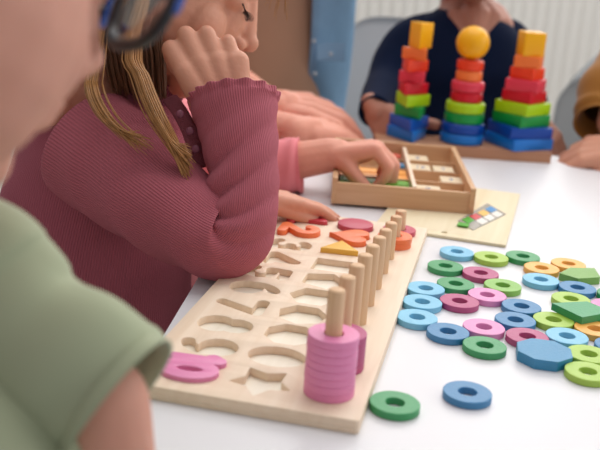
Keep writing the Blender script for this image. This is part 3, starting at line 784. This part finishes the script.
# left arm lying behind, hand flat on the board
hw = at(258, 197, .030)
pr += [('c', D(150, 190, 1.0), D(190, 228, .93), .028, .025), ('c', D(190, 228, .93), hw, .024, .017)]
hp, tipsL = hand_prims(hw, at(322, 205, .019) - hw, Vector((0, 0, 1)), .66, curls=((6, 14, 8), (6, 12, 8), (8, 12, 8), (10, 12, 8)), thumb=(8, 0, 0), left=True, spread=2, tpitch=12, fl=.9)
pr += hp
fuse('body', pr, .0016, 4, SKIN, girl)
face_parts(gL, gF, .97, girl, HAIRD); nails(tipsL[:4], girl)
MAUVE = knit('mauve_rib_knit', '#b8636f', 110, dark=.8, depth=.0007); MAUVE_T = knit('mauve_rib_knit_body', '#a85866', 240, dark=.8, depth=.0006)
def fold(u, v):
    e = math.exp(-((v - .60) / .15) ** 2) * .0065 * (abs(math.sin(v * 38 + 2.2 * math.cos(2 * PI * u))) - .75) * (.5 + .5 * math.cos(2 * PI * (u - .1)))
    e += math.exp(-((v - .30) / .2) ** 2) * .0012 * math.sin(v * 38 + 5 * math.sin(2 * PI * u)) + .0006 * math.sin(v * 55 + 4 * math.sin(2 * PI * u + 1))
    return e
sl = garment_tube([(92, 148, .84, 60), (122, 170, .82, 58), (155, 196, .79, 53), (193, 224, .765, 46), (224, 240, .758, 41), (240, 222, .757, 37), (243, 180, .765, 36), (239, 137, .775, 39), (235, 110, .782, 43), (234, 97, .785, 45)], 130, 120, disp=fold, ruffle=.0018)
link('right_sleeve', tomesh('right_sleeve', *sl[:2], uvs=sl[2]), MAUVE, girl)
sl = garment_tube([(120, 150, .96, 50), (150, 200, .95, 44), (190, 226, .92, 34), (225, 222, .90, 28), (247, 215, .895, 25)], 60, 72, disp=lambda u, v: .001 * math.sin(v * 40 + u * 9), ruffle=.001)
link('left_sleeve', tomesh('left_sleeve', *sl[:2], uvs=sl[2]), MAUVE, girl)
def tdisp(u, v): return .002 * math.sin(v * 22 + 6 * math.sin(2 * PI * u)) + .0015 * math.sin(v * 41 + 9 * u)
to = garment_tube([(52, 500, .98, 118), (60, 420, .97, 112), (75, 340, .95, 110), (88, 270, .93, 104), (98, 210, .91, 94), (110, 165, .90, 93), (126, 128, .89, 78), (138, 104, .885, 58), (145, 86, .88, 38)], 80, 120, disp=tdisp, ref=tuple(camR), ruffle=.0008)
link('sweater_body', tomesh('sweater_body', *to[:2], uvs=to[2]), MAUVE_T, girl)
# collar with a crinkled edge
co = garment_tube([(128, 112, .885, 46), (140, 92, .882, 42), (147, 78, .880, 41), (150, 70, .878, 44)], 24, 110, ref=tuple(camR), ruffle=.0022)
link('collar', tomesh('collar', *co[:2], uvs=co[2]), knit('mauve_collar', '#7d4054', 100), girl)
pl = [D(170, 98, .80), D(181, 114, .79), D(190, 132, .785), D(196, 152, .783), D(198, 168, .783)]
v, f, u = sweep(smooth_path(pl, 16), [.0065] * 16, 10, ell=[.35] * 16, ref=tuple(camR)); link('placket', tomesh('placket', v, f, uvs=u), MAUVE, girl)
for q in ((180, 114), (190, 131), (196, 149)):
    bm = bmesh.new(); ell_prim(bm, D(q[0], q[1], .776), (.0034, .0034, .0014), frame(camU, -camF), 16); link('button', bm_mesh('button', bm, smooth=True), mat('mauve_button', '#8a4a5e', rough=.35), girl)
v, f, u = sweep(smooth_path([D(192, 96, .80), D(199, 110, .797), (D(204, 127, .795)), D(205, 150, .795)], 14), [.004, .006, .0065, .007, .007, .007, .007, .007, .007, .007, .0065, .006, .005, .004], 20)
link('undershirt', tomesh('undershirt', v, f), mat('salmon_cotton', '#e07a80', rough=.85, bump=.3, bscale=80), girl)
# hair: a cap and many strands
def hair_cap(name, L, F3, s, m, parent, low=-.02, front=.02):
    pr = [('e', L(0, -.020, .042), (.079 * s, .090 * s, .083 * s), F3), ('e', L(0, -.040, -.005), (.072 * s, .065 * s, .075 * s), F3)]
    return fuse(name, pr, .003, 4, m, parent)
hg = hair_cap('hair', gL, gF, .97, HAIRD, girl)
V, Fc, U = [], [], []
def strand(pts, r0, r1, n=16, seg=5):
    Q = smooth_path(pts, n); rad = [r0 + (r1 - r0) * (i / (n - 1)) for i in range(n)]; rad[-1] = .0002
    sweep(Q, rad, seg, False, verts=V, faces=Fc, uvs=U)
def jit(p, a): return Vector(p) + Vector(rng.normal(0, a, 3))
for k in range(300):                         # over the near side of the head
    a = rng.uniform(-1.0, 1.0); s0 = gL(rng.uniform(-.004, .01), -.06 + .10 * (a + 1) / 2, .118); 
    y1 = .035 - .055 * (1 - (a + 1) / 2) * 1.6
    strand([s0, gL(.055, y1 + .0, .085), gL(.080, y1 - .012, .035), gL(.080, y1 - .030, -.02), gL(.068, y1 - .045, -.07), jit(gL(.052, y1 - .05, -.105), .004)], .0011, .0008)
nearL = []
for k in range(230):
    j = rng.normal(0, 1, 2); o_ = lambda t: camR * (.0024 * j[0] * t) + camF * (.003 * j[1])
    strand([gL(.079, -.01, .03), D(133, 42, .775) + o_(1.1), D(141, 78, .765) + o_(1.2), D(154, 112, .755) + o_(1.3), D(170, 140, .75) + o_(1.0), D(187 + 3 * rng.normal(), 164 + 8 * rng.normal(), .748) + o_(.35)], .00075, .0004, 20)
for k in range(55):
    j = rng.normal(0, 1, 2); o_ = lambda t: camR * (.0019 * j[0] * t) + camF * (.003 * j[1])
    strand([gL(.078, -.045, .02), D(96, 62, .78) + o_(1.2), D(93, 88, .765) + o_(1.4), D(103, 112, .755) + o_(1.5), D(120, 130, .75) + o_(1.4), D(141 + 6 * rng.normal(), 143 + 5 * rng.normal(), .75) + o_(.6)], .0007, .0003, 20)
for k in range(16):                          # loose fine hair by the brow
    strand([gL(.03, .05, .105), gL(.035, .085, .07 + .004 * k / 3), D(275 + rng.uniform(-12, 12), 8 + rng.uniform(-6, 14), .86)], .0004, .0002, 12, 3)
link('hair_strands', tomesh('hair_strands', V, Fc), HAIR, hg)
V, Fc, U = [], [], []
for k in range(420):                         # darker hair behind the locks, along the neck
    a = rng.uniform(0, 1); b = rng.normal(0, .004)
    strand([gL(.075, -.06 + .07 * a, .05), D(100 + 66 * a, 20, .825) + camF * b, D(104 + 62 * a, 60, .825) + camF * b, D(112 + 55 * a, 88 + 8 * a + 5 * rng.normal(), .835) + camF * b], .0011, .0005, 14)
tag(link('hair_underlayer', tomesh('hair_underlayer', V, Fc), HAIRM, hg), 'darker hair lying along the neck')

# ---------------------------------------------------------------- the boy in the foreground
boy = empty('person', tuple(D(-60, 520, .45)), label='boy in a sage green T-shirt and glasses, seen over his shoulder in the foreground', cat='person')
bF = frame(cv(.60, -.30, .74), cv(.22, .95, .05)); bC = D(-124, -104, .335)
pr, bL = head_prims(bC, bF, .98)
pr += [('e', bL(.01, .02, -.03), (.062, .060, .068), bF), ('c', bL(0, -.03, -.12), D(-110, 330, .43), .040, .045), ('c', D(-110, 330, .43), D(-120, 600, .44), .05, .06),
       ('c', D(-20, 320, .42), D(98, 405, .415), .022, .0225), ('c', D(98, 405, .415), D(112, 520, .43), .0225, .022)]
elb = D(112, 520, .43); wrb = at(60, 600, .03)
pr += [('c', elb, D(60, 590, .56), .025, .018)]
hp, tb_ = hand_prims(D(60, 590, .56), D(0, 570, .62) - D(60, 590, .56), Vector((0, 0, 1)), .95); pr += hp
fuse('body', pr, .003, 5, SKINB, boy)
hb_ = fuse('hair', [('e', bL(0, -.03, .055), (.080, .086, .075), bF), ('e', bL(0, -.055, .01), (.070, .055, .065), bF)], .003, 4, HAIRD, boy)
SAGE = mat('sage_cotton', '#a3ab8e', rough=.9, spec=.15, noise=.05, nscale=9, sheen=.2, bump=.2, bscale=40)
sd = lambda u, v: .0009 * math.sin(v * 17 + 5 * math.sin(2 * PI * u + .7)) + .0005 * math.sin(v * 31 + 7 * u)
tor = garment_tube([(-150, 700, .45, 240), (-120, 560, .44, 235), (-105, 430, .43, 225), (-100, 330, .42, 185), (-95, 260, .41, 135), (-92, 235, .41, 100)], 50, 90, disp=sd, ref=tuple(camR))
slb = garment_tube([(-70, 280, .41, 80), (-40, 282, .405, 94), (-14, 304, .405, 90), (22, 336, .405, 79), (72, 364, .407, 78), (102, 389, .409, 79), (122, 405, .4075, 81)], 50, 90, disp=sd, hemd=.003)
for t_, n_ in ((tor, 't_shirt'), (slb, 'sleeve')): link(n_, tomesh(n_, *t_[:2], uvs=t_[2]), SAGE, boy)
# glasses
gl = empty('glasses', tuple(bL(0, .10, .01)), label='blue and black framed glasses worn by the boy in the foreground', cat='glasses')
M_rimk = mat('black_rim', '#20242a', rough=.3); M_rimb = mat('blue_rim', '#1f4fae', rough=.25, coat=.5)
M_lens = mat('clear_lens', '#f4f6f8', rough=.02, trans=1.0)
for sx in (-1, 1):
    lp = [camR * -.0060 + camU * .0 + bL(sx * .031 + .026 * abs(math.cos(t)) ** .8 * (1 if math.cos(t) > 0 else -1), .113 - .012 * abs(sx * .031 + .026 * math.cos(t)) / .05, .015 + .021 * abs(math.sin(t)) ** .8 * (1 if math.sin(t) > 0 else -1)) for t in np.linspace(0, 2 * PI, 49)]
    v, f, u = sweep(lp, [.0026] * 49, 10, ref=tuple(bF.col[1])); link('rim', tomesh('rim', v, f), M_rimk, gl)
    v, f, u = sweep([q + bF.col[1] * .0012 + bF.col[2] * .001 for q in lp[-4:-1] + lp[0:24]], [.0032] * 27, 10, ref=tuple(bF.col[1])); link('brow_bar', tomesh('brow_bar', v, f), M_rimb, gl)
    cc = sum(lp[:-1], Vector()) / 48; bm = bmesh.new(); cvx = [bm.verts.new(q) for q in lp[:-1]]; cw = [bm.verts.new(q + bF.col[1] * .0012) for q in lp[:-1]]
    bm.faces.new(cvx); bm.faces.new(cw[::-1])
    for i in range(48): bm.faces.new((cvx[i], cvx[i - 1], cw[i - 1], cw[i]))
    link('lens', bm_mesh('lens', bm), M_lens, gl)
    v, f, u = sweep(smooth_path([camR * -.006 + bL(sx * .058, .103, .025), bL(sx * .076, .05, .020), bL(sx * .079, .0, .012), bL(sx * .076, -.025, -.012)], 20), [.0022] * 20, 8); link('temple', tomesh('temple', v, f), M_rimb, gl)
v, f, u = sweep([camR * -.006 + q for q in (bL(-.008, .112, .021), bL(0, .115, .024), bL(.008, .112, .021))], [.0018] * 3, 8); link('bridge', tomesh('bridge', v, f), M_rimk, gl)

# ---------------------------------------------------------------- child in salmon reaching into the box
sal = empty('person', tuple(D(120, 300, 1.25)), label='child in a salmon sleeve reaching into the wooden box, mostly hidden behind the girl', cat='person')
sF = frame(cv(.9, -.3, -.1), cv(.25, .95, 0)); sC = D(120, -60, 1.22); pr, sL = head_prims(sC, sF, .95)
pr += [('c', sL(0, -.03, -.12), D(120, 240, 1.25), .04, .08)]
wS = D(330, 155, 1.035); eS = D(210, 176, 1.05)
pr += [('c', D(140, 90, 1.18), eS, .03, .026), ('c', eS, wS, .025, .0185)]
hp, tS = hand_prims(wS, cv(.97, .14, -.12), cv(.02, .96, -.22), .84, curls=((62, 55, 25), (56, 50, 25), (50, 50, 25), (45, 55, 25)), thumb=(32, 10, 5), left=True, spread=2, tpitch=55, fl=.86)
pr += hp
w2 = at(302, 131, .028)
pr += [('c', D(170, 110, 1.25), w2, .028, .019)]
hp, _ = hand_prims(w2, at(372, 133, .012) - w2, Vector((0, -.3, 1)), 1.05, curls=((12, 12, 8),) * 4, thumb=(30, 10, 10), left=False); pr += hp
fuse('body', pr, .002, 4, SKINA, sal); nails(tS[:4], sal)
fuse('hair', [('e', sL(0, -.03, .05), (.079, .086, .078), sF)], .004, 3, HAIRD, sal)
SALM = mat('salmon_knit', '#e2858b', rough=.9, spec=.15, noise=.04, sheen=.3, bump=.3, bscale=60)
t1 = garment_tube([(110, 420, 1.25, 90), (115, 300, 1.25, 88), (120, 200, 1.24, 84), (122, 120, 1.23, 60), (122, 60, 1.23, 34)], 40, 60, ref=tuple(camR))
t2 = garment_tube([(140, 100, 1.18, 44), (180, 150, 1.10, 38), (215, 174, 1.05, 33), (262, 169, 1.04, 29), (290, 166, 1.037, 27.5), (301, 165, 1.036, 27.5)], 50, 60, disp=lambda u, v: .0012 * math.sin(v * 30 + u * 9))
p2 = [tuple(Vector(at(302, 131, .028)))]
t3 = garment_tube([(150, 110, 1.25, 36), (220, 120, 1.26, 27), (270, 131, 1.262, 17), (300, 132, 1.262, 15)], 40, 60)
for t_, n_ in ((t1, 'sweater_body'), (t2, 'sleeve'), (t3, 'sleeve')): link(n_, tomesh(n_, *t_[:2], uvs=t_[2]), SALM, sal)

# ---------------------------------------------------------------- adult in the open denim shirt
adu = empty('person', tuple(D(260, 330, 1.62)), label='adult in an open denim shirt over a brown top with hands on the table', cat='person')
aF = frame(cv(.15, -.35, -.9), (0, 0, 1)); aC = D(280, -250, 1.62)
pr, aL = head_prims(aC, aF, 1.12)
pr += [('c', aL(0, -.03, -.13), D(262, 0, 1.66), .055, .12), ('c', D(262, 0, 1.66), D(258, 330, 1.66), .10, .10)]
aw = at(284, 109, .036)
pr += [('c', D(215, 30, 1.58), D(225, 112, 1.42), .042, .036), ('c', D(225, 112, 1.42), aw, .034, .026)]
hp, ta_ = hand_prims(aw, at(350, 113, .020) - aw, Vector((-.1, -.35, 1)), 1.22, curls=((20, 28, 18), (18, 26, 18), (16, 26, 18), (16, 26, 18)), thumb=(30, 15, 10), left=False, spread=4); pr += hp
aw2 = at(262, 104, .040)
pr += [('c', D(200, 60, 1.62), aw2, .036, .026)]
hp, tb2 = hand_prims(aw2, at(330, 110, .040) - aw2, Vector((0, -.3, 1)), 1.15, curls=((15, 25, 18),) * 4, thumb=(30, 15, 10), left=True, spread=3); pr += hp
fuse('body', pr, .0022, 1, SKINA, adu)
fuse('hair', [('e', aL(0, -.03, .05), (.09, .1, .09), aF)], .005, 3, HAIRD, adu)
inn = garment_tube([(256, 360, 1.66, 76), (256, 200, 1.66, 76), (256, 60, 1.66, 74), (257, -40, 1.66, 70), (258, -110, 1.66, 50)], 40, 60, ref=tuple(camR), disp=lambda u, v: .004 * math.sin(v * 12 + 7 * u))
link('top', tomesh('top', *inn[:2], uvs=inn[2]), mat('brown_top', '#a07a62', rough=.9, noise=.1, nscale=12, sheen=.2), adu)
DEN = mat('denim', '#7b9fbe', rough=.85, spec=.2, noise=.16, nscale=22, bump=.3, bscale=120)
def denim():
    """open shirt: shell round the torso with a gap in front, thickness 3 mm"""
    vs, fs = [], []; c0 = D(258, 0, 1.66); rows, cols = 26, 60
    front = math.atan2((camP - c0).y, (camP - c0).x) + .20
    for s_ in (0, 1):
        for j in range(rows + 1):
            z_ = -.25 + .62 * j / rows; cz = D(262, 200 - 480 * j / rows, 1.66)
            for i in range(cols + 1):
                gap = .34 + .03 * math.sin(z_ * 9); a = front + gap + (2 * PI - 2 * gap) * i / cols
                r = .158 - .004 * s_ + .004 * math.sin(a * 6 + z_ * 18) - (.06 * max(0, (z_ - .22) / .15) ** 2)
                vs.append((c0.x + r * 1.03 * math.cos(a), c0.y + r * .9 * math.sin(a), z_))
    K = (rows + 1) * (cols + 1)
    for s_ in (0, 1):
        for j in range(rows):
            for i in range(cols):
                a = s_ * K + j * (cols + 1) + i; f = (a, a + 1, a + cols + 2, a + cols + 1); fs.append(f if not s_ else f[::-1])
    for j in range(rows):
        for e in (0, cols): a = j * (cols + 1) + e; b = a + cols + 1; fs.append((a, b, b + K, a + K))
    return vs, fs
v, f = denim(); link('denim_shirt', tomesh('denim_shirt', v, f), DEN, adu)
bm = bmesh.new(); box_bm(bm, -.022, .022, -.002, .002, -.014, .014, Matrix.Translation(D(331, 52, 1.555)) @ frame(-camF, camU).to_4x4()); bevel(bm, .001, 1); link('pocket_flap', bm_mesh('pocket_flap', bm, angle=40), DEN, adu)
for q in ((331, 54), (314, 41), (315, 74)):
    bm = bmesh.new(); ell_prim(bm, D(q[0], q[1], 1.545), (.0032, .0015, .0032), frame(-camF, camU), 16); link('button', bm_mesh('button', bm, smooth=True), mat('pearl_button', '#aab4bc', rough=.3), adu)

# ---------------------------------------------------------------- child in navy behind the towers
nav = empty('person', tuple(D(462, 330, 1.5)), label='child in a navy V-neck sweater holding the base of the stacking towers', cat='person')
nF = frame(cv(-.05, -.28, -.95), cv(0, .95, -.28)); nC = D(472, -62, 1.44)
pr, nL = head_prims(nC, nF, .98)
nk = D(470, 40, 1.50)
pr += [('c', nL(0, -.03, -.10), nk, .036, .042), ('c', nk, D(466, 250, 1.52), .07, .085)]
lw = D(374, 108, 1.32); rw = D(536, 118, 1.40)
pr += [('c', D(412, 60, 1.50), D(384, 88, 1.46), .028, .022), ('c', D(384, 88, 1.46), lw, .018, .012)]
hp, tn = hand_prims(lw, cv(.50, -.82, -.28), cv(-.45, .1, -.88), .78, curls=((12, 25, 15), (12, 25, 15), (14, 28, 15), (16, 30, 15)), thumb=(40, 20, 10), left=False, spread=6); pr += hp
pr += [('c', D(512, 60, 1.50), D(520, 92, 1.50), .028, .022), ('c', D(520, 92, 1.50), rw, .022, .016)]
hp, tn2 = hand_prims(rw, cv(.50, -.80, -.30), cv(.5, .3, -.8), .74, curls=((20, 30, 20),) * 4, thumb=(40, 20, 10), left=True, spread=6); pr += hp
pr += [('c', lw, D(410, 118, 1.36), .014, .009), ('c', D(410, 118, 1.36), D(436, 125, 1.30), .0085, .0075)]
fuse('body', pr, .0025, 4, SKIND, nav); face_parts(nL, nF, .98, nav, HAIRD)
fuse('hair', [('e', nL(0, -.022, .05), (.078, .086, .078), nF), ('e', nL(0, -.05, .0), (.070, .055, .06), nF)], .004, 3, HAIRD, nav)
NAVY = mat('navy_knit', '#0f1a33', rough=.95, spec=.1, noise=.15, nscale=30, sheen=.03, bump=.2, bscale=80)
def navy():
    t1 = garment_tube([(462, 330, 1.53, 66), (462, 200, 1.53, 66), (463, 110, 1.53, 66), (464, 70, 1.52, 66), (467, 40, 1.51, 58), (470, 22, 1.51, 42), (472, 12, 1.51, 30)], 40, 80, ref=tuple(camR), hem=False)
    a1 = garment_tube([(440, 28, 1.51, 18), (414, 42, 1.50, 25), (398, 62, 1.49, 25), (387, 84, 1.46, 21), (380, 97, 1.40, 19), (374, 112, 1.315, 16)], 40, 60)
    a2 = garment_tube([(492, 30, 1.51, 18), (506, 44, 1.51, 25), (514, 66, 1.50, 24), (524, 90, 1.50, 20), (531, 106, 1.45, 17)], 40, 60)
    for t_, n_ in ((t1, 'sweater_body'), (a1, 'sleeve'), (a2, 'sleeve')): link(n_, tomesh(n_, *t_[:2], uvs=t_[2]), NAVY, nav)
navy()
tag(fuse('neck_opening', [('c', D(456, 14, 1.445), D(473, 60, 1.416), .013, .004), ('c', D(492, 16, 1.445), D(475, 60, 1.416), .013, .004), ('c', D(474, 16, 1.44), D(474, 52, 1.422), .024, .010)], .0015, 4, SKIND, nav), 'bare skin in the V of the neckline')

# ---------------------------------------------------------------- person with the brown sleeve
bro = empty('person', tuple(D(690, 330, 1.4)), label='person in a mustard brown sleeve resting a hand on the table at the right edge', cat='person')
pr = []
rF = frame(cv(-.85, -.3, -.3), cv(0, 1, 0)); rC = D(690, -110, 1.38); hpz, rL = head_prims(rC, rF, .97); pr += hpz
pr += [('c', rL(0, -.03, -.1), D(700, 90, 1.42), .04, .05), ('c', D(700, 90, 1.42), D(700, 330, 1.42), .08, .09)]
wB = at(630, 148, .030); pr += [('c', D(640, 60, 1.36), D(618, 122, 1.30), .032, .028), ('c', D(618, 122, 1.30), wB, .026, .02)]
hp, tr_ = hand_prims(wB, at(596, 151, .020) - wB, Vector((0, -.5, .9)), .98, curls=((25, 60, 30),) * 4, thumb=(35, 20, 15), left=False); pr += hp
fuse('body', pr, .0025, 4, SKIN, bro)
fuse('hair', [('e', rL(0, -.03, .05), (.079, .086, .078), rF)], .004, 3, HAIRD, bro)
bt = garment_tube([(700, 360, 1.42, 88), (700, 250, 1.42, 86), (700, 150, 1.42, 82), (698, 90, 1.42, 74), (696, 40, 1.42, 50), (694, 10, 1.42, 36)], 40, 60, ref=tuple(camR), hem=False)
bs = garment_tube([(672, 56, 1.41, 30), (640, 70, 1.38, 40), (614, 96, 1.33, 36), (606, 116, 1.31, 31), (604, 126, 1.30, 29)], 40, 60, disp=lambda u, v: .002 * math.sin(v * 26 + 5 * u))
for t_, n_ in ((bt, 'sweater_body'), (bs, 'sleeve')): link(n_, tomesh(n_, *t_[:2], uvs=t_[2]), mat('mustard_knit', '#96662f', rough=.9, spec=.15, noise=.1, nscale=25, sheen=.2, bump=.2, bscale=60), bro)
